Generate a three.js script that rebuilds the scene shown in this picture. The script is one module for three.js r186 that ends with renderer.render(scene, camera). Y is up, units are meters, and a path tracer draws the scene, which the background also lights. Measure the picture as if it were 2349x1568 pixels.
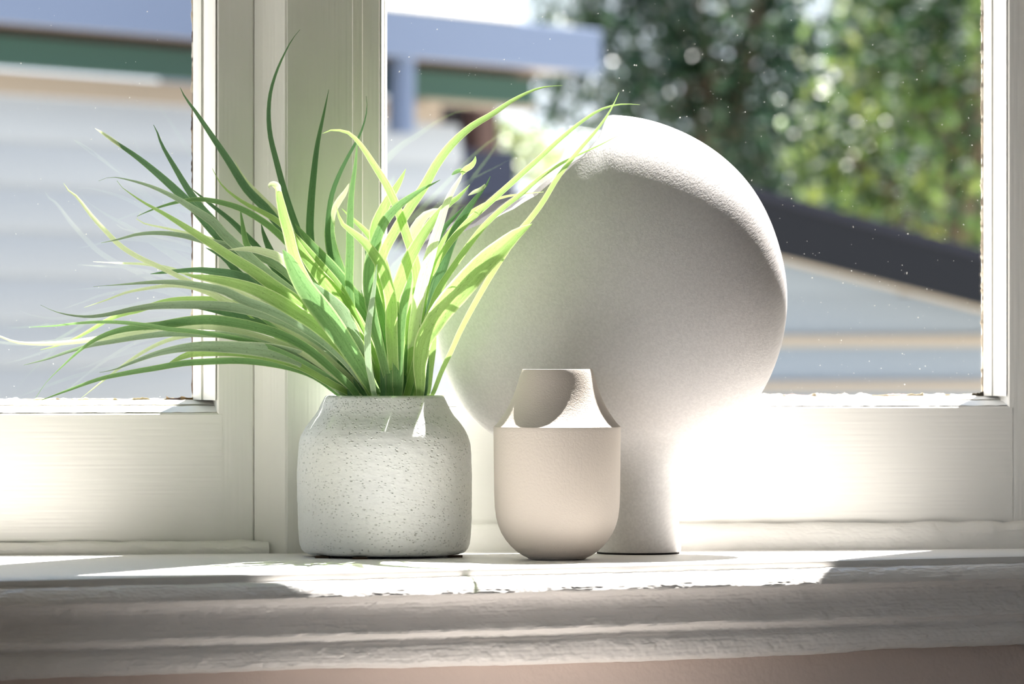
import * as THREE from 'three';
import { toCreasedNormals as creasedCoarsely, mergeVertices, mergeGeometries } from 'three/addons/utils/BufferGeometryUtils.js';

// ---------------------------------------------------------------- camera, sky, sun, exposure
const scene = new THREE.Scene();
const W = 2349, H = 1568, F = 12000;                 // the frame and the focal length in its pixels
const SILL = 0.80, EYE = SILL + 0.1711;              // sill top and lens height above the floor
const PSI = THREE.MathUtils.degToRad(29.35);         // the lens is turned this far from the wall's normal
const camera = new THREE.PerspectiveCamera(2 * THREE.MathUtils.radToDeg(Math.atan(H / 2 / F)), W / H, 0.05, 400);
camera.position.set(0, EYE, 0);
camera.rotation.y = -PSI;
camera.focus = 4.13;
camera.userData.fStop = camera.getFocalLength() / 15.5;
scene.add(camera);

const V3 = (x, y, z) => new THREE.Vector3(x, y, z);
const RIGHT = V3(Math.cos(PSI), 0, Math.sin(PSI)), VIEW = V3(Math.sin(PSI), 0, -Math.cos(PSI)), UPV = V3(0, 1, 0);
const ground = (X, D, y = 0) => V3(0, y, 0).addScaledVector(RIGHT, X).addScaledVector(VIEW, D);   // X to the right of the lens axis, D along it
const P = (px, py, D) => ground((px - W / 2) / F * D, D, EYE - (py - H / 2) / F * D);

const skyTexture = (() => {
  const w = 64, h = 256, d = new Float32Array(w * h * 4);
  for (let j = 0; j < h; j++) {
    const el = ((j + 0.5) / h - 0.5) * Math.PI, s = Math.max(0, Math.sin(el)), k = Math.pow(1 - s, 4);
    for (let i = 0; i < w; i++) {
      const o = (j * w + i) * 4;
      d[o] = 0.26 + 0.60 * k; d[o + 1] = 0.41 + 0.51 * k; d[o + 2] = 0.66 + 0.31 * k; d[o + 3] = 1;
    }
  }
  const t = new THREE.DataTexture(d, w, h, THREE.RGBAFormat, THREE.FloatType);
  t.mapping = THREE.EquirectangularReflectionMapping; t.magFilter = THREE.LinearFilter; t.needsUpdate = true;
  return t;
})();
scene.background = skyTexture; scene.environment = skyTexture;

const sunAz = THREE.MathUtils.degToRad(26), sunEl = THREE.MathUtils.degToRad(63);
const SUN = V3(0, Math.sin(sunEl), 0).addScaledVector(RIGHT, Math.cos(sunEl) * Math.sin(sunAz)).addScaledVector(VIEW, Math.cos(sunEl) * Math.cos(sunAz));
const sun = new THREE.DirectionalLight(new THREE.Color(1.0, 0.97, 0.93), 18);
sun.name = 'sun';
sun.target.position.copy(ground(0, 4.2, SILL));
sun.position.copy(sun.target.position).addScaledVector(SUN, 40);
sun.castShadow = true; sun.shadow.radius = 1; sun.shadow.mapSize.set(4096, 4096);
Object.assign(sun.shadow.camera, { left: -14, right: 14, top: 14, bottom: -14, near: 1, far: 90 });
scene.add(sun, sun.target);

const renderer = new THREE.WebGLRenderer({ antialias: true });
renderer.toneMapping = THREE.LinearToneMapping;
renderer.toneMappingExposure = 1.98;
renderer.shadowMap.enabled = true;

// ---------------------------------------------------------------- random numbers and noise
function rng(seed) { let s = seed >>> 0; return () => { s = (s + 0x6d2b79f5) | 0; let t = Math.imul(s ^ (s >>> 15), 1 | s); t = (t + Math.imul(t ^ (t >>> 7), 61 | t)) ^ t; return ((t ^ (t >>> 14)) >>> 0) / 4294967296; }; }
const hash = (x, y, s) => { let h = Math.imul(x, 374761393) ^ Math.imul(y, 668265263) ^ Math.imul(s, 974634541); h = Math.imul(h ^ (h >>> 13), 1274126177); return ((h ^ (h >>> 16)) >>> 0) / 4294967296; };
function vnoise(x, y, px, py, s) {                    // value noise that repeats after px, py cells
  const x0 = Math.floor(x), y0 = Math.floor(y), fx = x - x0, fy = y - y0, u = fx * fx * (3 - 2 * fx), v = fy * fy * (3 - 2 * fy);
  const m = (a, n) => ((a % n) + n) % n, g = (i, j) => hash(m(i, px), m(j, py), s);
  return (g(x0, y0) * (1 - u) + g(x0 + 1, y0) * u) * (1 - v) + (g(x0, y0 + 1) * (1 - u) + g(x0 + 1, y0 + 1) * u) * v;
}
const sm = (a, b, x) => THREE.MathUtils.smoothstep(x, a, b), lerp = THREE.MathUtils.lerp;
const fbm2 = (u, v, a, b, s) => 0.5 * vnoise(u * a, v * b, a, b, s) + 0.3 * vnoise(u * a * 2 + 0.37, v * b * 2 + 0.21, a * 2, b * 2, s + 300) + 0.2 * vnoise(u * a * 4 + 0.61, v * b * 4 + 0.13, a * 4, b * 4, s + 600);
function texture(w, h, fn, { srgb = false, repeat = [1, 1] } = {}) {
  const d = new Uint8Array(w * h * 4);
  for (let j = 0; j < h; j++) for (let i = 0; i < w; i++) {
    const c = fn((i + 0.5) / w, (j + 0.5) / h, i, j), o = (j * w + i) * 4, a = Array.isArray(c) ? c : [c, c, c];
    for (let k = 0; k < 3; k++) d[o + k] = Math.max(0, Math.min(255, Math.round(a[k] * 255)));
    d[o + 3] = 255;
  }
  const t = new THREE.DataTexture(d, w, h, THREE.RGBAFormat);
  t.wrapS = t.wrapT = THREE.RepeatWrapping; t.magFilter = THREE.LinearFilter; t.minFilter = THREE.LinearMipmapLinearFilter; t.generateMipmaps = true;
  if (srgb) t.colorSpace = THREE.SRGBColorSpace;
  t.repeat.set(repeat[0], repeat[1]); t.needsUpdate = true;
  return t;
}

// ---------------------------------------------------------------- materials
// the library welds points closer than a centimetre, so the work is done on an enlarged copy
const toCreasedNormals = (g, angle) => { g.scale(1e4, 1e4, 1e4); const c = creasedCoarsely(g, angle); c.scale(1e-4, 1e-4, 1e-4); return c; };
const lin = (hex) => new THREE.Color(hex);
// old gloss paint: brush strokes along u, lumps and runs; one repeat is 0.25 m
const paintBump = texture(1024, 1024, (u, v) =>
  0.34 * vnoise(u * 6, v * 150, 6, 150, 1) + 0.22 * vnoise(u * 10, v * 70, 10, 70, 2) + 0.26 * vnoise(u * 12, v * 16, 12, 16, 3) + 0.18 * vnoise(u * 40, v * 60, 40, 60, 4), { repeat: [4, 4] });
const lumpBump = texture(1024, 1024, (u, v) => {
  const l = vnoise(u * 34, v * 60, 34, 60, 6);
  return 0.30 * vnoise(u * 7, v * 26, 7, 26, 5) + 0.30 * sm(0.45, 0.95, l) + 0.22 * vnoise(u * 80, v * 140, 80, 140, 7) + 0.18 * vnoise(u * 9, v * 160, 9, 160, 8);
}, { repeat: [4, 4] });
const plasterBump = texture(512, 512, (u, v) => 0.6 * fbm2(u, v, 24, 24, 15) + 0.4 * fbm2(u, v, 70, 70, 16), { repeat: [4, 4] });
const paint = (hex, rough = 0.42, bump = 0.0011, map = paintBump) => new THREE.MeshPhysicalMaterial({ color: lin(hex), roughness: rough, bumpMap: map, bumpScale: bump, specularIntensity: 0.8 });
const M = {
  sash: paint('#f5f3ed', 0.42, 0.00035), post: paint('#f1f0e8', 0.45, 0.0005), trim: paint('#f6f4ee', 0.40, 0.0012, lumpBump),
  sill: paint('#f4f2ee', 0.38, 0.0009), nose: paint('#efebe7', 0.34, 0.0016, lumpBump),
  wall: new THREE.MeshStandardMaterial({ color: lin('#dccbc1'), roughness: 0.85, bumpMap: plasterBump, bumpScale: 0.0006 }),
  white: new THREE.MeshStandardMaterial({ color: lin('#f4f2ec'), roughness: 0.9 }),
  room: new THREE.MeshStandardMaterial({ color: lin('#625952'), roughness: 0.9 }),
  ceiling: new THREE.MeshStandardMaterial({ color: lin('#f7f6f2'), roughness: 0.95 }),
  glass: new THREE.MeshPhysicalMaterial({ color: 0xffffff, roughness: 0, transmission: 1, thickness: 0, ior: 1.5 }),
};

// ---------------------------------------------------------------- helpers for things
const taken = new Map();
const numbered = (n) => { const k = taken.get(n) ?? 0; taken.set(n, k + 1); return k ? `${n}_${String(k).padStart(3, '0')}` : n; };
function shade(o) { o.castShadow = true; o.receiveShadow = true; return o; }
function thing(name, label, category, at = V3(0, 0, 0), turn = 0, group) {
  const o = new THREE.Group(); o.name = numbered(name); o.position.copy(at); o.rotation.y = turn; scene.add(o);
  o.userData = { label, category }; if (group) o.userData.group = group;
  return o;
}
function setting(name, at = V3(0, 0, 0), turn = 0, label) {
  const o = new THREE.Group(); o.name = numbered(name); o.position.copy(at); o.rotation.y = turn; scene.add(o);
  o.userData = { kind: 'structure' }; if (label) o.userData.label = label;
  return o;
}
function part(name, geometry, material, parent) { const m = shade(new THREE.Mesh(geometry, material)); m.name = name; parent.add(m); return m; }
function struct(name, geometry, material, label) { const m = shade(new THREE.Mesh(geometry, material)); m.name = numbered(name); m.userData = { kind: 'structure' }; if (label) m.userData.label = label; scene.add(m); return m; }

// A profile (closed, points [a, b]) swept from l = 0 to len; place(a, b, l) gives the point. uv in metres: u along, v round the profile.
function prism(profile, len, place, { segs = 1, wobble, crease = 35, from = 0 } = {}) {
  const n = profile.length, pos = [], uv = [], idx = [], arc = [0];
  for (let i = 0; i < n; i++) arc.push(arc[i] + Math.hypot(profile[(i + 1) % n][0] - profile[i][0], profile[(i + 1) % n][1] - profile[i][1]));
  for (let s = 0; s <= segs; s++) for (let i = 0; i <= n; i++) {
    const l = from + len * s / segs, p = profile[i % n], w = wobble ? wobble(p[0], p[1], l, i % n) : [0, 0];
    pos.push(...place(p[0] + w[0], p[1] + w[1], l)); uv.push(l, arc[i]);
  }
  const R = n + 1;
  for (let s = 0; s < segs; s++) for (let i = 0; i < n; i++) { const a = s * R + i, b = a + 1, c = a + R, d = c + 1; idx.push(a, c, b, b, c, d); }
  const flat = THREE.ShapeUtils.triangulateShape(profile.map((p) => new THREE.Vector2(p[0], p[1])), []);
  for (const end of [0, segs]) {
    const at = pos.length / 3;
    for (let i = 0; i < n; i++) { const o = (end * R + i) * 3; pos.push(pos[o], pos[o + 1], pos[o + 2]); uv.push(profile[i][0], profile[i][1]); }
    for (const [a, b, c] of flat) end ? idx.push(at + a, at + b, at + c) : idx.push(at + a, at + c, at + b);
  }
  let vol = 0;
  const q = (i) => V3(pos[i * 3], pos[i * 3 + 1], pos[i * 3 + 2]);
  for (let i = 0; i < idx.length; i += 3) vol += q(idx[i]).dot(q(idx[i + 1]).cross(q(idx[i + 2])));
  if (vol < 0) for (let i = 0; i < idx.length; i += 3) [idx[i + 1], idx[i + 2]] = [idx[i + 2], idx[i + 1]];
  const g = new THREE.BufferGeometry();
  g.setAttribute('position', new THREE.Float32BufferAttribute(pos, 3)); g.setAttribute('uv', new THREE.Float32BufferAttribute(uv, 2)); g.setIndex(idx);
  return toCreasedNormals(g, THREE.MathUtils.degToRad(crease));
}
const boxProfile = (a0, a1, b0, b1, r = 0.002) => [[a0 + r, b0], [a1 - r, b0], [a1, b0 + r], [a1, b1 - r], [a1 - r, b1], [a0 + r, b1], [a0, b1 - r], [a0, b0 + r]];
const upright = (a, b, l) => [a, l, b], along = (a, b, l) => [l, b, a];       // profile in (x, z) raised along y; profile in (z, y) run along x
const box = (x0, x1, y0, y1, z0, z1, r = 0.002) => prism(boxProfile(x0, x1, z0, z1, r), y1 - y0, upright, { from: y0 });
const beam = (x0, x1, y0, y1, z0, z1, r = 0.002) => prism(boxProfile(z0, z1, y0, y1, r), x1 - x0, along, { from: x0 });
const dirt = (l, s) => vnoise(l * 60, s, 1e6, 1e6, 77) - 0.5;

// ---------------------------------------------------------------- room shell
const ZS = -3.4515;                                    // the sill's front arris runs along x at this z
const WY = THREE.MathUtils.degToRad(20.25);            // the window is turned this far from the wall (one side of a bay)
const W0 = ground(0, 4.2684, SILL), WROT = -WY;        // the window's own origin: at the foot of the sash, on the sill
const wu = V3(Math.cos(WY), 0, Math.sin(WY)), wv = V3(-Math.sin(WY), 0, Math.cos(WY));
const camX = (p) => p.dot(RIGHT), camD = (p) => p.dot(VIEW);
const uAt = (px, v) => {                               // how far along the window a pixel column meets the plane at depth v
  const k = (px - W / 2) / F, o = W0.clone().setY(0).addScaledVector(wv, v);
  return (k * camD(o) - camX(o)) / (camX(wu) - k * camD(wu));
};
const dAt = (u, v) => camD(W0) + u * camD(wu) + v * camD(wv);
const yAt = (py, u, v) => EYE - (py - H / 2) / F * dAt(u, v) - SILL;   // height above the sill

const HEAD = 1.17;                                     // window head above the sill
const XL = 1.02, XR = 2.84;                            // the recess in the wall
struct('floor', box(-1.2, 4.8, -0.2, 0, -3.5, 1.9), new THREE.MeshStandardMaterial({ color: lin('#d9bfa6'), roughness: 0.5 }));
struct('ceiling', box(-1.4, 5.0, 2.62, 2.85, -3.75, 2.0), M.ceiling);
struct('wall_front', mergeGeometries([
  box(-1.2, 5.0, 0, SILL - 0.02, -3.75, ZS - 0.006), box(-1.2, XL, SILL - 0.02, 2.62, -3.75, ZS - 0.006), box(XR, 5.0, SILL - 0.02, 2.62, -3.75, ZS - 0.006),
  box(XL, XR, SILL + HEAD + 0.221, 2.62, -3.75, ZS - 0.006)]), M.wall);
struct('wall_left', mergeGeometries([box(-1.4, -1.2, 0, 0.5, -3.75, 2.0), box(-1.4, -1.2, 2.35, 2.62, -3.75, 2.0), box(-1.4, -1.2, 0.5, 2.35, -3.75, -3.3), box(-1.4, -1.2, 0.5, 2.35, -0.9, 2.0)]), M.room, 'dark painted side wall with a wide window opening');
struct('wall_right', box(4.8, 5.0, 0, 2.62, -3.45, 2.0), M.white);
struct('wall_back', box(-1.2, 4.8, 0, 2.62, 1.8, 2.0), new THREE.MeshStandardMaterial({ color: lin('#352f2c'), roughness: 0.95 }));
// the bay's reveals: left cheek, head
{
  const at = (u, v) => { const p = W0.clone().addScaledVector(wu, u).addScaledVector(wv, v); return [p.x, p.z]; };
  const soffit = prism([[XL - 0.12, ZS - 0.007], [XR, ZS - 0.007], at(0.75, -0.05), at(-1.2, -0.10), [XL - 0.12, at(-1.2, -0.1)[1]]], 0.14, upright, { from: SILL + HEAD + 0.0805 });
  const cheek = prism([[XL - 0.12, ZS - 0.007], [XL, ZS - 0.007], [XL, at(-1.14, 0)[1]], [XL - 0.12, at(-1.14, 0)[1]]], HEAD + 0.18, upright, { from: SILL - 0.1 });
  struct('wall_bay', mergeGeometries([soffit, cheek]), M.white, 'cheek and soffit of the window bay');
}

{ // drawn curtains hang at both ends of the bay, outside the frame: they keep the room's light off the ends of the sill
  const cloth = new THREE.MeshStandardMaterial({ color: lin('#57504b'), roughness: 0.95 });
  for (const [x0, x1, side] of [[1.02, 1.41, 'left'], [2.62, 3.0, 'right']]) {
    const t = thing('curtain', `dark grey curtain drawn to the ${side} of the window`, 'curtain', V3(0, 0, ZS), 0), n = 90, front = [], back = [];
    for (let i = 0; i <= n; i++) { const k = i / n, z = 0.10 + 0.055 * Math.sin(k * Math.PI * 9) + 0.012 * Math.sin(k * 31); front.push([lerp(x0, x1, k), z + 0.002]); back.push([lerp(x0, x1, k), z - 0.002]); }
    part('drape', prism([...front, ...back.reverse()], 2.5, upright, { from: 0.02, crease: 60 }), cloth, t);
    part('rod', prism(Array.from({ length: 16 }, (_, i) => [0.10 + 0.012 * Math.cos(i / 8 * Math.PI), 2.53 + 0.012 * Math.sin(i / 8 * Math.PI)]), x1 - x0 + 0.2, along, { from: x0 - 0.1, crease: 60 }), cloth, t);
  }
}
{ // a low table pushed under the sill, just below the frame: the sun on it lights the sill's moulding from beneath
  const t = thing('low_table', 'low white painted table pushed against the wall below the sill', 'table', V3(2.0, 0, ZS + 0.27), 0);
  const wood = new THREE.MeshStandardMaterial({ color: lin('#f1ebe6'), roughness: 0.6 });
  part('table_top', box(-0.56, 0.58, 0.575, 0.60, -0.235, 0.24, 0.005), wood, t);
  part('apron', box(-0.52, 0.54, 0.50, 0.5745, -0.21, 0.215, 0.004), wood, t);
  for (const x of [-0.50, 0.52]) for (const z of [-0.19, 0.195]) part('leg', box(x - 0.022, x + 0.022, 0, 0.4995, z - 0.022, z + 0.022, 0.004), wood, t);
}

// the sill: a board that widens to the left, with a moulded nosing fixed along its front
{
  const s = setting('window_sill', V3(0, SILL, 0), 0, 'white painted window sill with a moulded front edge');
  const back = (x) => W0.z + (x - W0.x) * Math.tan(WY) - 0.06;
  const segs = 120, pos = [], uv = [], idx = [], x0 = XL - 0.1, x1 = XR, rows = 8;
  for (let i = 0; i <= segs; i++) {
    const x = lerp(x0, x1, i / segs), zb = Math.min(back(x), ZS - 0.03), chip = 0.0012 * dirt(x * 2.2, 3) + 0.0008 * dirt(x * 7, 9);
    const line = [[zb, -0.03], [zb, 0]];
    for (let k = 1; k < rows; k++) line.push([lerp(zb, ZS - 0.0016, k / rows), 0]);
    line.push([ZS - 0.0016 + chip, 0], [ZS - 0.0004 + chip, -0.0006], [ZS + chip, -0.002], [ZS + chip, -0.012], [ZS + chip, -0.03]);
    for (const [z, y] of line) { pos.push(x, y, z); uv.push(x, z + y); }
  }
  const R = pos.length / 3 / (segs + 1);
  for (let i = 0; i < segs; i++) for (let k = 0; k < R; k++) { const a = i * R + k, b = i * R + (k + 1) % R, c = a + R, d = b + R; idx.push(a, b, c, b, d, c); }
  const g = new THREE.BufferGeometry();
  g.setAttribute('position', new THREE.Float32BufferAttribute(pos, 3)); g.setAttribute('uv', new THREE.Float32BufferAttribute(uv, 2)); g.setIndex(idx);
  part('sill_board', toCreasedNormals(g, 0.6), M.sill, s);
  const nose = [[-0.004, -0.0056], [0.0060, -0.0059], [0.0090, -0.0066], [0.0125, -0.0088], [0.0160, -0.0120], [0.0190, -0.0156], [0.0196, -0.0172], [0.0186, -0.0184], [0.0140, -0.0190],
    [0.0096, -0.0200], [0.0070, -0.0228], [0.0062, -0.0270], [0.0068, -0.0320], [0.0088, -0.0370], [0.0118, -0.0412], [0.0136, -0.0440], [0.0132, -0.0458], [0.0100, -0.0470], [0.0078, -0.0492], [0.0072, -0.0520],
    [0.0084, -0.0536], [0.0102, -0.0552], [0.0108, -0.0600], [0.0106, -0.0665], [0.0090, -0.0700], [0.0060, -0.0716], [-0.004, -0.0716]];
  const g2 = prism(nose.map(([a, b]) => [ZS + a, b]), XR + 0.6 - (XL - 0.4), along, {
    from: XL - 0.4, segs: 420, crease: 50,
    wobble: (a, b, l, i) => [0.0009 * dirt(l * 0.7, 20 + i * 0.35) + 0.0007 * dirt(l * 5, 40 + i * 0.8), 0.0007 * dirt(l * 0.5, 60 + i * 0.3) + 0.0009 * dirt(l * 4, 80 + i * 0.7) + (b < -0.06 ? 0.004 * dirt(l * 0.16, 5) : 0)],
  });
  part('nosing', g2, M.nose, s);
}

// ---------------------------------------------------------------- the two sashes, the post between them
const VF = -0.018, VG = -0.053, VB = -0.062;           // sash face, glass, outer face
const puttyMat = new THREE.MeshStandardMaterial({ roughness: 0.9, vertexColors: true });
function putty(parent, len, place, seed, w, colors) {  // a ragged line of old putty and grime where glass meets wood
  const r = rng(seed), n = Math.round(len / 0.0018), pos = [], col = [], idx = [];
  const pal = colors.map((c) => lin(c));
  for (let i = 0; i <= n; i++) {
    const l = len * i / n, a = w * (0.35 + 0.9 * vnoise(i * 0.41, 1, 1e6, 1e6, seed) * (0.45 + 0.75 * r())), h = 0.0012 + 0.0012 * r();
    const c = pal[Math.floor(vnoise(i * 0.12, 7, 1e6, 1e6, seed + 5) * 0.999 * pal.length)];
    for (const [q, z] of [[-0.0012, -0.001], [-0.0012, h], [a, h * 0.7], [a, -0.001]]) { pos.push(...place(q, z, l)); col.push(c.r, c.g, c.b); }
  }
  for (let i = 0; i < n; i++) for (let k = 0; k < 3; k++) { const a = i * 4 + k; idx.push(a, a + 4, a + 1, a + 1, a + 4, a + 5); }
  const g = new THREE.BufferGeometry();
  g.setAttribute('position', new THREE.Float32BufferAttribute(pos, 3)); g.setAttribute('color', new THREE.Float32BufferAttribute(col, 3)); g.setIndex(idx);
  g.computeVertexNormals();
  return part('putty_line', g, puttyMat, parent);
}
const beadSteps = (a0, a1, sign) => {                  // the splayed glazing bead, from the glass edge a0 to the sash face a1
  const d = a1 - a0;
  return [[a0, VG], [a0 + d * 0.34, VG + 0.011], [a0 + d * 0.38, VG + 0.0095], [a0 + d * 0.46, VG + 0.0105], [a0 + d * 0.5, VG + 0.018], [a0 + d * 0.93, VF - 0.001], [a1, VF - 0.003], [a1, VB], [a0, VB]];
};
function sash(name, label, { gl, gr, front0, front1, bead0, bead1, glassY, beadY, railY, top = HEAD - 0.02, refU }) {
  const s = setting(name, W0, WROT, label);
  const yg = yAt(glassY, refU, VG), yb = yAt(beadY, refU, VF), yr = railY - 0.008;
  // stiles (front0..bead0 on the left, bead1..front1 on the right)
  part('stile', box(front0, bead0, yr, top, VB, VF, 0.0015), M.sash, s);
  part('stile', box(bead1, front1, yr, top, VB, VF, 0.0015), M.sash, s);
  part('rail', beam(bead0 - 0.004, bead1 + 0.004, yr, yb, VB, VF + 0.0003, 0.0015), M.sash, s);
  part('rail', beam(bead0 - 0.004, bead1 + 0.004, top - 0.1, top - 0.0005, VB, VF + 0.0003, 0.0015), M.sash, s);
  // beads
  part('glazing_bead', prism(beadSteps(gl, bead0 + 0.0002), top - 0.1 - yg, upright, { from: yg }), M.sash, s);
  part('glazing_bead', prism(beadSteps(gr, bead1 - 0.0002), top - 0.1 - yg, upright, { from: yg }), M.sash, s);
  part('glazing_bead', prism(beadSteps(yg, yb - 0.0002).map(([a, b]) => [b, a]), bead1 - bead0, along, { from: bead0, segs: 160, wobble: (a, b, l, i) => [0, 0.0007 * dirt(l * 3, i)] }), M.sash, s);
  // glass
  const g = box(gl - 0.004, gr + 0.004, yg - 0.004, top - 0.096, VG - 0.006, VG - 0.003, 0.0001);
  const pane = part('glass_pane', g, M.glass, s);
  return { s, yg, pane };
}
const g443 = uAt(443, VG), g890 = uAt(888, VG), g2255 = uAt(2257, VG);
const left = sash('window_1', 'left window sash, its glass showing the house wall', {
  gl: -0.445, gr: g443, front0: -0.545, bead0: -0.46, bead1: uAt(498, VF), front1: uAt(583, VF), glassY: 917, beadY: 946.5, railY: yAt(1239, uAt(300, VF), VF), refU: uAt(250, VF) });
const right = sash('window_2', 'right window sash, its glass showing the trees', {
  gl: g890, gr: g2255, front0: uAt(826, VF), bead0: uAt(873, VF), bead1: uAt(2312, VF), front1: uAt(2349, VF) + 0.045, glassY: 908, beadY: 931, railY: yAt(1198, uAt(2000, VF), VF), refU: uAt(1950, VF) });
{
  const browns = ['#5d4f48', '#9d8c7a', '#d8cbb6', '#75645a', '#efe9dc'], pale = ['#f5f0e2', '#e6d9b8', '#ffffff', '#8f8465', '#f2ead8'];
  putty(left.s, 0.56, (q, z, l) => [g443 - q, left.yg + l, VG + z - 0.003], 11, 0.0012, browns);
  putty(left.s, 0.46, (q, z, l) => [g443 - l, left.yg + q, VG + z - 0.003], 12, 0.0020, pale);
  putty(left.s, 0.022, (q, z, l) => [g443 - l, left.yg + q, VG + z - 0.002], 13, 0.0030, ['#4b3a2c', '#6e5a3c', '#3a2d26']);
  putty(right.s, 0.56, (q, z, l) => [g2255 - q, right.yg + l, VG + z - 0.003], 14, 0.0019, ['#e2d8c6', '#d2c3ae', '#9a8f80', '#e6ddcc', '#bfb2a0']);
  putty(right.s, 0.49, (q, z, l) => [g2255 - l, right.yg + q, VG + z - 0.003], 15, 0.0022, ['#f5f0e2', '#e8dcc4', '#fdf8ee', '#8f8570', '#e9b9ac']);
  putty(right.s, 0.010, (q, z, l) => [g2255 - l, right.yg + q, VG + z - 0.002], 16, 0.0032, ['#5c5240', '#7c7058', '#3a352b']);
  // specks of dust and dried drops on the panes
  const mote = new THREE.IcosahedronGeometry(1, 0), motes = new THREE.MeshStandardMaterial({ color: 0xf2f2ee, roughness: 1, transparent: true, opacity: 0.55 });
  for (const [w, u0, u1, seed, n] of [[left, -0.5, g443, 31, 170], [right, g890, g2255, 32, 620]]) {
    const r = rng(seed), im = new THREE.InstancedMesh(mote, motes, n), m = new THREE.Matrix4(), q = new THREE.Quaternion();
    for (let i = 0; i < n; i++) {
      const k = 0.00022 + 0.00042 * Math.pow(r(), 4), long = r() < 0.05 ? 3 : 1;
      q.setFromEuler(new THREE.Euler(0, 0, (r() - 0.5) * 1.2));
      m.compose(V3(lerp(u0, u1, seed === 32 ? Math.pow(r(), 0.7) : r()), w.yg + 0.4 * Math.pow(r(), 1.2), VG - 0.0028), q, V3(k, k * long, 0.00012));
      im.setMatrixAt(i, m);
    }
    im.name = 'dust_specks'; im.userData.kind = 'stuff'; im.castShadow = false; w.s.add(im);
  }
}
{ // the post of the bay: a splayed left cheek, then a wider face
  const s = setting('trim_1', W0, WROT, 'painted post between the two window sashes');
  const vp = 0.008, a = uAt(583.5, VF), b = uAt(621, -0.006), c = uAt(657, vp), d = uAt(810, -0.006);
  part('post_cheek', prism([[a, -0.06], [a, VF + 0.001], [c - 0.001, vp - 0.001], [c + 0.0002, vp - 0.0006], [c + 0.0002, -0.06]], HEAD - 0.0005, upright, { crease: 12 }), M.post, s);
  part('post_face', prism([[c, -0.06], [c, vp - 0.001], [c + 0.001, vp], [d - 0.001, -0.005], [d, -0.006], [d, -0.06]], HEAD - 0.0005, upright, { crease: 12 }), M.post, s);
  part('frame_strip', box(d, uAt(833, -0.012), 0, HEAD - 0.0005, -0.06, -0.012, 0.001), M.post, s);
  // ogee stop moulding run along the foot of each sash
  const foot = (y1, v0) => [[v0, 0], [v0, y1 * 0.30], [v0 - 0.0015, y1 * 0.62], [v0 - 0.005, y1 * 0.86], [v0 - 0.010, y1], [-0.0185, y1 + 0.0008], [-0.09, y1 + 0.0006], [-0.09, 0]];
  const stop = (y1, u0, u1, v0, seed) => part('stop_moulding', prism(foot(y1, v0), u1 - u0, along, { from: u0, segs: 200, crease: 50, wobble: (p, q, l, i) => (q > 0 && p > -0.08 ? [0.0012 * dirt(l * 2, seed + i), 0.0018 * dirt(l * 1.2, seed + 9 + i)] : [0, 0]) }), M.trim, s);
  stop(yAt(1243, uAt(300, -0.01), -0.01), -1.1, b - 0.002, 0.001, 200);
  stop(yAt(1200, uAt(1990, -0.01), -0.01), d, uAt(2349, 0) + 0.25, 0.001, 300);
  part('jamb', box(uAt(2349, VF) + 0.0455, 0.76, 0, HEAD - 0.0005, -0.06, -0.004), M.post, s);
  part('jamb', box(-1.2, -0.5455, 0, HEAD - 0.0005, -0.06, -0.004), M.post, s);
  part('head_frame', beam(-1.2, 0.76, HEAD - 0.0195, HEAD + 0.08, -0.10, -0.006), M.post, s);
}

// ---------------------------------------------------------------- ceramics
const grainBump = texture(1024, 1024, (u, v) => 0.5 * vnoise(u * 200, v * 200, 200, 200, 21) + 0.3 * vnoise(u * 90, v * 90, 90, 90, 22) + 0.2 * vnoise(u * 360, v * 360, 360, 360, 23), { repeat: [8, 8] });
const bisque = texture(1024, 1024, (u, v) => {
  const m = vnoise(u * 5, v * 5, 5, 5, 24), f = vnoise(u * 260, v * 260, 260, 260, 25) - 0.5, k = vnoise(u * 11, v * 11, 11, 11, 26) - 0.5;
  const c = 0.885 + 0.045 * f + 0.02 * k;
  return [c + 0.004 + 0.010 * (m - 0.5), c - 0.012 + 0.004 * (0.5 - m), c - 0.020 - 0.010 * (m - 0.5)];
}, { srgb: true, repeat: [3, 3] });
const vaseMat = new THREE.MeshStandardMaterial({ map: bisque, roughness: 0.8, bumpMap: grainBump, bumpScale: 0.00014 });
const tanMat = new THREE.MeshStandardMaterial({ color: lin('#d3c8bd'), roughness: 0.62, bumpMap: grainBump.clone(), bumpScale: 0.00018 });
tanMat.bumpMap.repeat.set(5, 9); tanMat.bumpMap.needsUpdate = true;

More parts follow.
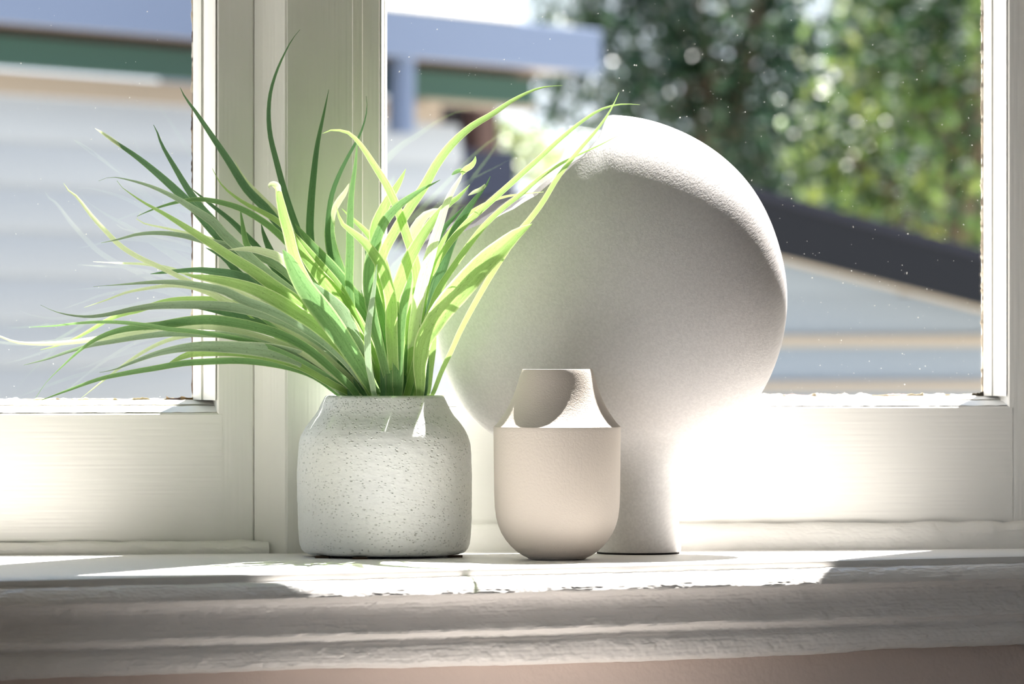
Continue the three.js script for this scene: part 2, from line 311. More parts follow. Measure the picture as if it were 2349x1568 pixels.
// the big vase: a flattened round body cut open along a dipping line at its upper left, on a short round foot
{
  const D = 4.236, S = D / F, cx = 1404, cy = 675;                            // S: metres per pixel at its depth
  const shape = [[-180, 406], [-165, 414], [-154, 424], [-144, 427], [-135, 425], [-125, 419], [-110, 413], [-90, 412], [-70, 415], [-55, 416], [-44, 414], [-35, 411], [-15, 405], [-2, 402], [17, 399], [40, 404], [67, 406], [90, 411], [130, 412], [165, 408], [180, 406]];
  const radius = (deg) => {
    const a = ((deg + 180) % 360 + 360) % 360 - 180;
    let i = 0; while (i < shape.length - 2 && a > shape[i + 1][0]) i++;
    const g = (k) => shape[((k % 20) + 20) % 20][1], t = (a - shape[i][0]) / (shape[i + 1][0] - shape[i][0]), p0 = g(i - 1 < 0 ? 19 : i - 1), p1 = shape[i][1], p2 = shape[i + 1][1], p3 = g(i + 2);
    return p1 + 0.5 * t * (p2 - p0 + t * (2 * p0 - 5 * p1 + 4 * p2 - p3 + t * (3 * (p1 - p2) + p3 - p0)));
  };
  const C = 205;                                                               // half thickness in pixels
  // the lip as seen from the front: pixel points from the peak down to the left end
  const lip = [[1404, 267], [1384, 308], [1340, 362], [1290, 405], [1230, 452], [1180, 482], [1130, 507], [1080, 526], [1040, 545], [1012, 569]];
  const a0 = Math.atan2(cy - lip[0][1], lip[0][0] - cx) * 180 / Math.PI, a1 = Math.atan2(cy - lip[9][1], lip[9][0] - cx) * 180 / Math.PI;
  const cut = (deg, back) => {                                                 // distance from the centre to the lip in that direction, or null
    if (deg <= a0 || deg >= a1) return null;
    for (let i = 0; i < lip.length - 1; i++) {
      const p = lip[i], q = lip[i + 1], ap = Math.atan2(cy - p[1], p[0] - cx) * 180 / Math.PI, aq = Math.atan2(cy - q[1], q[0] - cx) * 180 / Math.PI;
      if (deg >= ap && deg <= aq) {
        const t = (deg - ap) / (aq - ap), d = lerp(Math.hypot(p[0] - cx, p[1] - cy), Math.hypot(q[0] - cx, q[1] - cy), t), k = (deg - a0) / (a1 - a0);
        return lerp(radius(deg), d + (back ? 16 * Math.sin(Math.PI * Math.min(1, k * 1.15)) : 0), sm(0, 0.07, k) * sm(0, 0.06, 1 - k));
      }
    }
    return null;
  };
  const NA = 288, NB = 56;
  function shell(front, inset) {
    const pos = [], idx = [], edge = [];
    for (let i = 0; i <= NA; i++) {
      const deg = -90 + 360 * i / NA, wrapped = deg > 180 ? deg - 360 : deg, r = radius(wrapped) - inset, c = cut(wrapped, !front);
      const b0 = c === null ? 0 : Math.acos(Math.min(1, c / (r + inset)));
      for (let j = 0; j <= NB; j++) {
        const t = j / NB, b = lerp(b0, Math.PI / 2, t), ca = Math.cos(deg * Math.PI / 180), sa = Math.sin(deg * Math.PI / 180), rho = r * Math.cos(b);
        let z = (C - inset) * Math.sin(b);
        if (c !== null) z *= 1 - 0.06 * Math.exp(-Math.pow((c - rho) / 60, 2)) * sm(0, 0.7, b0);
        pos.push(rho * ca * S, rho * sa * S, (front ? z : -z) * S);
      }
      edge.push(c !== null);
    }
    const R = NB + 1, flip = front !== inset > 0;
    for (let i = 0; i < NA; i++) for (let j = 0; j < NB; j++) { const a = i * R + j, b = a + 1, c = a + R, d = c + 1; flip ? idx.push(a, c, b, b, c, d) : idx.push(a, b, c, b, d, c); }
    return { pos, idx, edge, R };
  }
  const parts = [shell(true, 0), shell(false, 0), shell(true, 13), shell(false, 13)], pos = [], idx = [];
  for (const p of parts) { const at = pos.length / 3; p.at = at; pos.push(...p.pos); idx.push(...p.idx.map((k) => k + at)); }
  for (const [o, n, f] of [[0, 2, 1], [1, 3, 0]]) for (let i = 0; i < NA; i++) {  // the rounded-off lip between outer and inner wall
    if (!parts[o].edge[i] && !parts[o].edge[i + 1]) continue;
    const a = parts[o].at + i * parts[o].R, b = a + parts[o].R, c = parts[n].at + i * parts[n].R, d = c + parts[n].R;
    f ? idx.push(a, c, b, b, c, d) : idx.push(a, b, c, b, d, c);
  }
  const body = new THREE.BufferGeometry();
  body.setAttribute('position', new THREE.Float32BufferAttribute(pos, 3)); body.setIndex(idx);
  // the foot with a fillet that runs out on the underside of the body
  const fx = 1464 - cx, under = (x, z) => { const sb = Math.min(0.97, Math.abs(z) / C), cb = Math.sqrt(1 - sb * sb); let y = -400; for (let k = 0; k < 6; k++) { const r = radius(Math.atan2(y, x) * 180 / Math.PI) * cb; y = -Math.sqrt(Math.max(1, r * r - x * x)); } return y; };
  const fpos = [], fidx = [], wall = [[1265.2, 60], [1265.2, 93], [1263.5, 97], [1258, 98.5], [1250, 98], [1225, 96], [1195, 93.5], [1165, 91.5], [1140, 91], [1120, 91.5]], NF = 96, NR = 14;
  for (let i = 0; i <= NF; i++) {
    const f = 2 * Math.PI * i / NF, cf = Math.cos(f), sf = Math.sin(f);
    for (const [y, r] of wall) fpos.push((fx + r * cf) * S, (cy - y) * S, r * sf * S);
    const p0 = [fx + 91.5 * cf, cy - 1120, 91.5 * sf], ex = fx + 176 * cf, ez = 126 * sf, p1 = [ex, under(ex, ez) + 1.2, ez];
    const ex2 = fx + 182 * cf, ez2 = 131 * sf, q = [ex2 - ex, under(ex2, ez2) - under(ex, ez), ez2 - ez], ql = Math.hypot(...q), L = Math.hypot(p1[0] - p0[0], p1[1] - p0[1], p1[2] - p0[2]);
    for (let k = 1; k <= NR; k++) {
      const t = k / NR, h0 = 2 * t ** 3 - 3 * t ** 2 + 1, h1 = t ** 3 - 2 * t ** 2 + t, h2 = -2 * t ** 3 + 3 * t ** 2, h3 = t ** 3 - t ** 2, v0 = [0, 1.15 * L, 0];
      fpos.push(...[0, 1, 2].map((m) => (h0 * p0[m] + h1 * v0[m] + h2 * p1[m] + h3 * q[m] / ql * 1.1 * L) * S));
    }
  }
  const FR = wall.length + NR;
  for (let i = 0; i < NF; i++) for (let k = 0; k < FR - 1; k++) { const a = i * FR + k, b = a + 1, c = a + FR, d = c + 1; fidx.push(a, b, c, b, d, c); }
  const foot = new THREE.BufferGeometry();
  foot.setAttribute('position', new THREE.Float32BufferAttribute(fpos, 3)); foot.setIndex(fidx);
  const finish = (g) => {
    const p = g.attributes.position, uv = new Float32Array(p.count * 2);
    g.setAttribute('uv', new THREE.Float32BufferAttribute(uv, 2));
    const m = mergeVertices(g, 1e-6), c = toCreasedNormals(m, 0.75), q = c.attributes.position, w = c.attributes.uv;
    for (let i = 0; i < q.count; i++) w.setXY(i, q.getX(i) + q.getZ(i) * 0.35, q.getY(i) + q.getZ(i) * 0.6);
    return c;
  };
  const t = thing('sculptural_vase', 'large pale grey round vase, flat-bodied with a slanting open lip, on a short foot', 'vase', P(cx, 784, D).setY(SILL), -PSI);
  const lift = EYE - (cy - H / 2) / F * D - SILL;
  const m = part('vase_body', mergeGeometries([finish(body), finish(foot)]), vaseMat, t);
  m.position.y = lift;
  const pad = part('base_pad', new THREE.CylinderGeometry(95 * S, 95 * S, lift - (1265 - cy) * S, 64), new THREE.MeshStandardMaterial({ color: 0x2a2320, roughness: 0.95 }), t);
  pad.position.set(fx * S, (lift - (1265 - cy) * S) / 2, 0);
}

// the small tan vase
{
  const D = 4.121, S = D / F, base = 1284.5;
  const prof = [[0, 1284], [62, 1284], [66, 1282.5], [69, 1280], [78, 1276], [92, 1267], [106, 1254], [118, 1240], [128, 1224], [135, 1207], [140, 1188], [143, 1165], [144.5, 1130], [145, 1080], [145.6, 1030], [146, 990], [146.3, 983], [146, 980.6], [144.8, 979.6],
    [138, 973], [129.5, 962], [120, 948], [110.5, 931], [102, 913], [94.5, 893], [88, 872], [83.5, 857], [81, 850.5], [80.2, 848.6], [78.6, 848.2], [77.2, 849.2], [79, 858], [86, 880], [98, 915], [116, 950], [138, 985], [138, 1130], [120, 1225], [60, 1262], [0, 1266]];
  const pts = prof.map(([r, y]) => new THREE.Vector2(Math.max(r, 0.01) * S, (base - y) * S));
  const g = toCreasedNormals(new THREE.LatheGeometry(pts, 160), 0.42);
  const uv = g.attributes.uv; for (let i = 0; i < uv.count; i++) uv.setXY(i, uv.getX(i) * 0.32, uv.getY(i) * 0.3);
  const t = thing('tan_vase', 'small matt tan vase with a sharp shoulder and narrowing neck', 'vase', P(1278, 784, D).setY(SILL), Math.PI - PSI);
  part('vase_body', g, tanMat, t);
}

// the pitted white planter
const potD = 4.179, potS = potD / F;
{
  const r = rng(91), TW = 2048, TH = 1024, cs = 32;
  function dots(n, at, size) {                          // a height field of soft round dots that closes on itself round the pot
    const f = new Float32Array(TW * TH);
    for (let i = 0; i < n; i++) {
      const v = at(); if (v === null) continue;
      const x = r() * TW, y = v * TH, q = size(), d = 0.45 + 0.55 * r(), R = Math.ceil(q * 2.2);
      for (let b = -R; b <= R; b++) for (let a = -R; a <= R; a++) {
        const jj = Math.round(y) + b, ii = ((Math.round(x) + a) % TW + TW) % TW; if (jj < 0 || jj >= TH) continue;
        const e = Math.hypot((Math.round(x) + a - x) * 1.02, jj - y) / q, k = jj * TW + ii;
        f[k] = Math.max(f[k], d * Math.exp(-e * e * e));
      }
    }
    return f;
  }
  const hgt = dots(5200, () => { const v = r(); return r() < (v > 0.9 ? 1 : v > 0.72 ? 0.5 : v < 0.17 ? 0.6 : 0.30) ? v : null; }, () => 2.0 + 2.2 * Math.pow(r(), 2.2));
  const lumps = dots(2600, () => r(), () => 2.6 + 3.6 * r());
  const bump = texture(TW, TH, (u, v, i, j) => 0.46 + 0.12 * (fbm2(u, v, 37, 19, 41) - 0.5) + 0.10 * (fbm2(u, v, 97, 53, 42) - 0.5) + 0.16 * lumps[j * TW + i] - 0.44 * hgt[j * TW + i]);
  const col = texture(TW, TH, (u, v, i, j) => {
    const k = sm(0.55, 0.95, hgt[j * TW + i]), n = vnoise(u * 8, v * 5, 8, 5, 45) - 0.5, f = vnoise(u * 300, v * 150, 300, 150, 46) - 0.5;
    return [0.925 + 0.012 * n + 0.02 * f - 0.08 * k, 0.936 + 0.010 * n + 0.02 * f - 0.085 * k, 0.918 - 0.016 * n + 0.02 * f - 0.10 * k];
  }, { srgb: true });
  const mat = new THREE.MeshPhysicalMaterial({ map: col, roughness: 0.48, bumpMap: bump, bumpScale: 0.0021, specularIntensity: 0.7 });
  const S = potS, base = 1281;
  const prof = [[0, 1276.5], [150, 1276.5], [172, 1275.5], [184, 1271], [191, 1264], [195, 1254], [198, 1230], [199.5, 1190], [200, 1140], [200, 1080], [199, 1045], [197, 1024], [192, 1005], [183, 988], [172, 973], [160, 959], [151.5, 946], [146, 934], [141, 924], [137.5, 916.5], [134, 913.2], [129, 912], [125, 914],
    [122, 925], [134, 945], [160, 980], [180, 1030], [182, 1150], [180, 1240], [150, 1258], [0, 1260]];
  const pts = prof.map(([q, y]) => new THREE.Vector2(Math.max(q, 0.01) * S, (base - y) * S));
  const fine = []; for (let i = 0; i < pts.length - 1; i++) { const n = Math.max(1, Math.ceil(pts[i].distanceTo(pts[i + 1]) / 0.0022)); for (let k = 0; k < n; k++) fine.push(pts[i].clone().lerp(pts[i + 1], k / n)); } fine.push(pts[pts.length - 1]);
  const raw = new THREE.LatheGeometry(fine, 220), p = raw.attributes.position;
  for (let i = 0; i < p.count; i++) {
    const a = Math.atan2(p.getZ(i), p.getX(i)), y = p.getY(i), k = 1 + 0.010 * (vnoise((a + 4) * 3, y * 60, 1e6, 1e6, 51) - 0.5) * sm(0, 0.006, y) + 0.006 * (vnoise((a + 4) * 14, y * 260, 1e6, 1e6, 52) - 0.5);
    p.setXYZ(i, p.getX(i) * k, y, p.getZ(i) * k * 0.93);
  }
  raw.computeVertexNormals();
  const g = toCreasedNormals(raw, 0.7), q = g.attributes.position, uv = g.attributes.uv;
  for (let i = 0; i < uv.count; i++) uv.setXY(i, uv.getX(i), q.getY(i) / 0.132);
  const t = thing('planter', 'squat white glazed planter with a pitted surface, holding the spiky leaves', 'planter', P(882, 784, potD).setY(SILL), -PSI);
  part('pot_body', g, mat, t).rotation.y = Math.PI;
  const felt = new THREE.MeshStandardMaterial({ color: 0x4a3a2c, roughness: 1 });
  for (const [px, a] of [[744, 1.95], [830, 1.62], [1045, 1.2], [800, -1.9], [980, -1.2]]) {
    const m = part('foot_pad', prism(boxProfile(-0.0058, 0.0058, -0.004, 0.004, 0.0008), 0.0018, upright), felt, t);
    const zx = (px - 882) * S; m.position.set(zx, 0, Math.sign(a > 0 ? 1 : -1) * 0.93 * Math.sqrt(Math.max(0, (178 * S) ** 2 - zx * zx)) * 0.97);
  }
}

// ---------------------------------------------------------------- the spiky plant
{
  const leafMap = (c0, c1, edge, speck, seed) => texture(96, 512, (u, v) => {
    const e = sm(0.76, 1.0, Math.abs(u - 0.5) * 2), streak = vnoise(u * 22, v * 5, 22, 5, seed) - 0.5, patch = vnoise(u * 2, v * 9, 2, 9, seed + 1), n = vnoise(u * 60, v * 220, 60, 220, seed + 2) - 0.5;
    const sp = sm(0.83, 0.9, vnoise(u * 26, v * 150, 26, 150, seed + 3)) * speck, mid = 1 - sm(0.0, 0.07, Math.abs(u - 0.5));
    return [0, 1, 2].map((k) => { const c = lerp(lerp(c0[k], c1[k], patch), edge[k], 0.75 * e); return (c + 0.05 * streak + 0.05 * n - 0.03 * mid) * (1 - 0.5 * sp); });
  }, { srgb: true });
  const mats = {
    grey: leafMap([0.55, 0.65, 0.52], [0.62, 0.71, 0.57], [0.84, 0.88, 0.74], 0.3, 101), green: leafMap([0.44, 0.60, 0.38], [0.53, 0.68, 0.43], [0.80, 0.87, 0.62], 0.3, 111),
    dark: leafMap([0.36, 0.50, 0.35], [0.42, 0.57, 0.39], [0.58, 0.70, 0.50], 0.3, 121), lime: leafMap([0.60, 0.74, 0.42], [0.69, 0.81, 0.49], [0.93, 0.95, 0.76], 0.25, 131),
    pale: leafMap([0.80, 0.86, 0.66], [0.85, 0.90, 0.71], [0.96, 0.97, 0.88], 0.2, 141),
  };
  for (const k in mats) mats[k] = new THREE.MeshPhysicalMaterial({ name: `leaf_${k}`, map: mats[k], roughness: 0.82, transmission: { grey: 0.28, green: 0.4, dark: 0.26, lime: 0.48, pale: 0.45 }[k], thickness: 0, side: THREE.DoubleSide, specularIntensity: 0.4 });
  const D0 = potD, at = P(882, 784, D0).setY(SILL);
  const plant = thing('spiky_plant', 'leafy plant with long arching green and lime blades spilling from the white planter', 'plant', at, 0);
  const rand = rng(7);
  // kind, widest in pixels, how far the tip comes forward of the pot's middle (m), then pixel points from the tip to the root; o: p = where it is widest (0 root, 1 tip), r = width at the root, roll, wave, b = root forward
  function leaf(kind, w, dz, pts, o = {}) {
    const n = pts.length / 2, b0 = o.b ?? (rand() - 0.5) * 0.044, root = [];
    for (let i = 0; i < n; i++) root.push([pts[i * 2], pts[i * 2 + 1]]);
    root.reverse();
    const last = root[0]; if (last[1] < 930 && !o.free) root.unshift([lerp(last[0], 884, 0.10), 921]);
    const reach = o.free ? 1 : Math.sqrt(Math.max(0.00002, 0.030 ** 2 - ((root[0][0] - 884) * D0 / F) ** 2)), b = THREE.MathUtils.clamp(b0, -reach, reach);
    let run = 0; const runs = [0];
    for (let i = 1; i < root.length; i++) { run += Math.hypot(root[i][0] - root[i - 1][0], root[i][1] - root[i - 1][1]); runs.push(run); }
    const curve = new THREE.CatmullRomCurve3(root.map(([x, y], i) => { const t = runs[i] / run; return P(x, y, D0 - lerp(b, dz, t * (1.6 - 0.6 * t))); }), false, 'centripetal');
    const segs = Math.max(22, Math.min(46, Math.round(run / 20))), pk = o.p ?? 0.32, r0 = o.r ?? 0.72, roll0 = o.roll ?? (rand() - 0.5) * 0.9, twist = o.twist ?? (rand() - 0.5) * 0.9, wave = o.wave ?? (w > 22 ? 0.16 : 0), ph = rand() * 9;
    const pos = [], uv = [], idx = [], NU = 6, fold = o.fold ?? 0.16, len = run * D0 / F, v0 = rand() * 3;
    for (let i = 0; i <= segs; i++) {
      const t = i / segs, p = curve.getPointAt(t), tan = curve.getTangentAt(t), toEye = camera.position.clone().sub(p).normalize();
      const side = tan.clone().cross(toEye).normalize(), nrm = side.clone().cross(tan).normalize(), a = roll0 + twist * (t - 0.4);
      const sd = side.clone().multiplyScalar(Math.cos(a)).addScaledVector(nrm, Math.sin(a)), nn = nrm.clone().multiplyScalar(Math.cos(a)).addScaledVector(side, -Math.sin(a));
      const shape = t < pk ? lerp(r0, 1, Math.sin(t / pk * Math.PI / 2)) : Math.pow(Math.max(0, Math.cos((t - pk) / (1 - pk) * Math.PI / 2)), o.e ?? 0.72);
      const px = Math.max(0.9, 1.03 * w * shape), half = px / 2 * D0 / F / Math.max(0.72, Math.cos(roll0));
      for (let k = 0; k <= NU; k++) {
        const q = k / NU * 2 - 1, wv = wave * half * Math.sin(ph + t * len * 95 + q * 1.4) * q * q;
        const z = fold * half * (q * q * 1.2 - 0.5) + wv;
        pos.push(...p.clone().addScaledVector(sd, q * half).addScaledVector(nn, z).sub(at).toArray());
        uv.push(k / NU, v0 + t * len / 0.30);
      }
    }
    const R = NU + 1;
    for (let i = 0; i < segs; i++) for (let k = 0; k < NU; k++) { const c = i * R + k; idx.push(c, c + 1, c + R, c + 1, c + R + 1, c + R); }
    const g = new THREE.BufferGeometry();
    g.setAttribute('position', new THREE.Float32BufferAttribute(pos, 3)); g.setAttribute('uv', new THREE.Float32BufferAttribute(uv, 2)); g.setIndex(idx); g.computeVertexNormals();
    part('leaf', g, mats[kind], plant);
  }
  // low blades arching to the left
  leaf('green', 15, 0.05, [88, 920, 158, 894, 228, 869, 298, 854, 351, 845, 421, 833, 480, 829, 546, 827, 613, 833, 679, 847, 725, 866, 790, 915]);
  leaf('grey', 38, 0.06, [228, 854, 263, 847, 298, 833, 351, 813, 404, 800, 456, 794, 513, 795, 563, 798, 629, 806, 686, 821, 725, 842, 778, 880, 822, 915], { p: 0.12, r: 0.9, roll: 0.1, e: 1.1 });
  leaf('lime', 22, 0.03, [380, 838, 414, 820, 440, 811, 480, 807, 519, 806, 600, 814, 690, 840, 760, 880, 830, 916], { p: 0.72, r: 0.5 });
  leaf('pale', 10, 0.02, [181, 917, 225, 882, 270, 847, 305, 822, 344, 798, 379, 782, 421, 771, 500, 764, 590, 782, 690, 826, 760, 868, 835, 915], { p: 0.5 });
  leaf('green', 22, 0.05, [82, 912, 105, 878, 147, 836, 186, 801, 225, 775, 267, 759, 316, 750, 368, 746, 396, 741, 439, 735, 480, 733, 546, 741, 613, 757, 666, 777, 712, 804, 762, 847, 815, 900], { p: 0.42, e: 1.6 });
  leaf('grey', 15, 0.04, [54, 837, 105, 824, 158, 806, 211, 791, 263, 782, 316, 773, 386, 765, 456, 766, 519, 768, 570, 777, 640, 800, 720, 845, 826, 915], { p: 0.4 });
  leaf('pale', 13, 0.03, [-34, 758, 0, 771, 35, 784, 88, 788, 158, 785, 211, 778, 263, 771, 316, 761, 368, 752, 439, 748, 519, 754, 600, 772, 680, 803, 760, 856, 835, 916], { p: 0.55, e: 0.6 });
  leaf('green', 11, 0.06, [67, 750, 123, 747, 175, 741, 228, 738, 281, 739, 333, 745, 386, 754, 439, 759, 519, 771, 580, 784, 660, 812, 740, 855, 835, 916], { p: 0.5 });
  leaf('grey', 23, 0.08, [93, 699, 123, 713, 158, 722, 204, 726, 253, 720, 298, 710, 351, 702, 404, 699, 456, 699, 513, 702, 580, 713, 646, 735, 712, 769, 762, 806, 795, 842, 832, 900], { p: 0.35, e: 1.1 });
  leaf('lime', 14, 0.0, [93, 802, 140, 790, 175, 775, 211, 755, 246, 734, 281, 720, 316, 712, 350, 700, 386, 690, 439, 686, 500, 688, 570, 706, 640, 736, 730, 800, 840, 912], { p: 0.5 });
  leaf('pale', 11, 0.03, [193, 705, 246, 687, 288, 671, 333, 662, 386, 655, 439, 659, 491, 678, 519, 694, 600, 722, 700, 780, 790, 852, 850, 916], { p: 0.45 });
  leaf('grey', 24, 0.06, [214, 657, 281, 652, 351, 647, 404, 647, 456, 654, 513, 666, 563, 690, 613, 708, 679, 739, 745, 782, 795, 828, 838, 880, 862, 914], { p: 0.32, e: 1.2, roll: 0.1 });
  leaf('pale', 11, 0.02, [146, 420, 152, 432, 175, 450, 211, 496, 246, 534, 274, 562, 316, 589, 368, 613, 404, 631, 439, 648, 519, 688, 620, 738, 720, 800, 800, 860, 850, 916], { p: 0.75, r: 0.6, e: 0.6 });
  leaf('pale', 8, -0.01, [214, 600, 274, 603, 337, 606, 390, 615, 439, 632, 519, 657, 620, 704, 740, 788, 850, 916], { p: 0.7, e: 0.7 });
  leaf('dark', 22, 0.0, [345, 628, 404, 621, 456, 618, 480, 621, 530, 629, 580, 644, 620, 668, 690, 722, 780, 812, 852, 916], { p: 0.6, r: 0.6, wave: 0.3 });
  leaf('lime', 31, 0.07, [424, 629, 450, 634, 480, 637, 530, 647, 580, 662, 629, 685, 679, 715, 729, 749, 778, 792, 812, 832, 856, 912], { p: 0.6, r: 0.55, roll: 0.15 });
  leaf('grey', 27, 0.05, [226, 415, 253, 406, 298, 413, 351, 429, 404, 454, 439, 476, 491, 511, 513, 536, 563, 582, 613, 629, 662, 667, 702, 702, 780, 785, 862, 914], { p: 0.4, e: 1.3, roll: 0.2 });
  leaf('lime', 29, 0.09, [268, 414, 275, 425, 298, 443, 333, 466, 368, 485, 414, 513, 456, 540, 491, 563, 530, 589, 580, 620, 629, 656, 679, 690, 729, 726, 772, 768, 820, 832, 862, 914], { p: 0.34, e: 1.15, roll: 0.1 });
  leaf('grey', 18, 0.02, [232, 557, 274, 548, 316, 537, 368, 534, 421, 540, 463, 551, 497, 557, 530, 566, 596, 588, 650, 620, 740, 712, 820, 820, 865, 914], { p: 0.4 });
  leaf('green', 16, 0.03, [314, 496, 351, 480, 404, 464, 449, 457, 480, 459, 546, 476, 596, 503, 636, 534, 690, 592, 760, 690, 830, 810, 872, 914], { p: 0.5 });
  leaf('pale', 8, 0.0, [323, 487, 312, 497, 316, 505, 333, 513, 375, 522, 428, 534, 480, 546, 540, 566, 640, 640, 760, 770, 858, 914], { p: 0.6, e: 0.6 });
  // the steeper blades on the left
  leaf('dark', 21, 0.02, [219, 295, 268, 328, 312, 358, 357, 394, 402, 434, 446, 478, 491, 531, 536, 577, 620, 668, 740, 790, 852, 914], { p: 0.6, r: 0.7, roll: 0.2 });
  leaf('pale', 9, 0.022, [218, 294, 240, 308, 268, 328, 290, 344, 312, 362, 330, 376], { p: 0.6, r: 0.1, b: 0.015, free: 1 });
  leaf('dark', 20, 0.0, [352, 286, 358, 296, 371, 331, 402, 385, 429, 430, 460, 474, 496, 514, 560, 592, 680, 735, 770, 830, 858, 914], { p: 0.55, r: 0.7 });
  leaf('dark', 15, -0.02, [436, 430, 480, 466, 530, 506, 563, 539, 592, 569, 680, 680, 790, 820, 866, 914], { p: 0.6 });
  leaf('dark', 21, 0.0, [413, 200, 424, 222, 446, 252, 482, 305, 527, 372, 567, 434, 612, 480, 660, 542, 740, 660, 820, 810, 872, 914], { p: 0.55, r: 0.75, roll: 0.2 });
  leaf('pale', 17, -0.01, [537, 366, 558, 406, 594, 446, 634, 488, 680, 548, 735, 620, 800, 734, 862, 890], { p: 0.55 });
  leaf('lime', 19, 0.04, [487, 386, 498, 408, 513, 429, 558, 464, 603, 487, 638, 508, 680, 548, 729, 602, 778, 660, 822, 740, 858, 820, 876, 914], { p: 0.4, e: 0.95 });
  // tall blades
  leaf('dark', 15, 0.02, [688, 68, 672, 88, 656, 116, 634, 165, 620, 214, 616, 263, 620, 312, 634, 370, 652, 437, 674, 504, 700, 570, 760, 720, 820, 850, 872, 914], { p: 0.45, e: 0.9 });
  leaf('dark', 18, -0.01, [754, 205, 748, 235, 741, 268, 728, 330, 719, 402, 712, 482, 711, 540, 724, 620, 770, 740, 830, 860, 880, 914], { p: 0.55, e: 0.8 });
  leaf('dark', 13, 0.0, [840, 220, 842, 240, 840, 262, 826, 308, 804, 348, 777, 402, 761, 446, 754, 491, 752, 540, 770, 640, 820, 790, 880, 914], { p: 0.5, e: 0.9 });
  leaf('green', 19, 0.03, [820, 322, 818, 345, 815, 380, 806, 446, 803, 513, 803, 580, 801, 652, 812, 740, 840, 830, 884, 914], { p: 0.5, e: 0.75, roll: 0.1 });
  leaf('lime', 22, 0.05, [740, 306, 752, 300, 768, 298, 799, 304, 826, 330, 857, 376, 888, 426, 918, 494, 935, 545, 949, 587, 958, 642, 954, 700, 946, 800, 936, 914], { p: 0.45, e: 0.75, roll: 0.15 });
  // the dense middle
  leaf('lime', 26, 0.08, [622, 424, 634, 424, 642, 456, 652, 500, 662, 534, 669, 566, 679, 600, 704, 650, 740, 710, 800, 800, 868, 914], { p: 0.7, r: 0.7, e: 0.45, roll: 0.1, twist: 0.2 });
  leaf('pale', 12, 0.085, [619, 432, 618, 426, 622, 422, 630, 422, 637, 426, 641, 440], { p: 0.5, b: 0.08, free: 1 });
  leaf('green', 46, 0.10, [648, 572, 656, 580, 668, 604, 690, 644, 716, 682, 738, 710, 764, 745, 806, 808, 868, 914], { p: 0.66, r: 0.42, e: 0.5, roll: 0.1, twist: 0.2, fold: 0.3 });
  leaf('lime', 31, 0.04, [660, 515, 679, 553, 700, 588, 729, 627, 772, 676, 812, 727, 838, 777, 864, 850, 882, 914], { p: 0.55, r: 0.6, roll: 0.1 });
  leaf('green', 32, 0.02, [676, 512, 690, 530, 719, 568, 762, 618, 795, 660, 836, 710, 864, 790, 884, 914], { p: 0.6, r: 0.6, roll: -0.2 });
  leaf('green', 30, 0.0, [800, 424, 778, 460, 764, 484, 756, 526, 762, 574, 774, 610, 804, 700, 850, 820, 888, 914], { p: 0.55, r: 0.6, wave: 0.35, e: 0.8 });
  leaf('pale', 14, 0.01, [801, 420, 792, 440, 778, 460, 768, 478, 764, 496, 768, 520], { p: 0.5, r: 0.1, b: 0.01, free: 1 });
  leaf('lime', 27, 0.07, [772, 474, 776, 492, 788, 516, 812, 534, 838, 557, 861, 588, 874, 608, 887, 646, 897, 692, 898, 760, 902, 830, 906, 914], { p: 0.5, e: 0.8, roll: 0.15 });
  leaf('lime', 19, 0.0, [784, 478, 800, 494, 818, 510, 845, 537, 870, 574, 890, 640, 905, 760, 905, 914], { p: 0.6 });
  leaf('grey', 15, 0.10, [865, 606, 863, 622, 859, 655, 851, 707, 844, 759, 845, 828, 854, 879, 860, 914], { p: 0.5, roll: 0.1, b: 0.04 });
  leaf('lime', 27, 0.03, [931, 387, 924, 402, 914, 421, 888, 463, 873, 492, 860, 530, 864, 568, 882, 644, 902, 766, 915, 914], { p: 0.75, r: 0.5, e: 0.75 });
  leaf('green', 25, 0.06, [1010, 412, 996, 420, 978, 428, 945, 449, 911, 474, 884, 505, 864, 547, 850, 595, 845, 642, 850, 700, 872, 800, 898, 914], { p: 0.58, r: 0.6, e: 0.9, roll: -0.1 });
  leaf('dark', 21, 0.0, [836, 560, 844, 600, 850, 650, 858, 720, 872, 800, 888, 914], { p: 0.55, wave: 0.4 });
  leaf('lime', 22, 0.07, [1290, 196, 1262, 198, 1234, 203, 1180, 228, 1127, 263, 1082, 290, 1037, 330, 1002, 376, 975, 424, 939, 478, 908, 527, 877, 588, 870, 650, 880, 780, 904, 914], { p: 0.5, e: 0.9, roll: 0.1 });
  leaf('lime', 29, 0.06, [1078, 423, 1068, 434, 1055, 449, 1021, 474, 993, 507, 962, 552, 935, 602, 918, 646, 904, 685, 904, 770, 914, 914], { p: 0.5, e: 0.7 });
  leaf('pale', 27, 0.0, [1014, 478, 1002, 482, 986, 487, 968, 502, 952, 528, 946, 560, 946, 640, 944, 760, 940, 914], { p: 0.75, r: 0.4, e: 0.6 });
  leaf('pale', 27, 0.09, [1064, 392, 1056, 408, 1042, 430, 1024, 467, 1011, 507, 997, 549, 983, 600, 969, 650, 959, 698, 952, 742, 949, 793, 951, 862, 954, 912], { p: 0.42, r: 0.8, e: 0.55, roll: 0.1 });
  leaf('green', 9, 0.09, [1036, 401, 1048, 393, 1060, 390, 1070, 392], { p: 0.6, r: 0.3, b: 0.09, free: 1 });
  leaf('lime', 13, 0.095, [1091, 358, 1088, 370, 1080, 380, 1068, 388, 1058, 398], { p: 0.4, r: 0.7, b: 0.09, free: 1 });
  leaf('dark', 25, 0.05, [1125, 404, 1116, 424, 1100, 444, 1078, 473, 1054, 511, 1036, 552, 1019, 604, 1004, 650, 995, 690, 978, 770, 966, 914], { p: 0.5, wave: 0.4 });
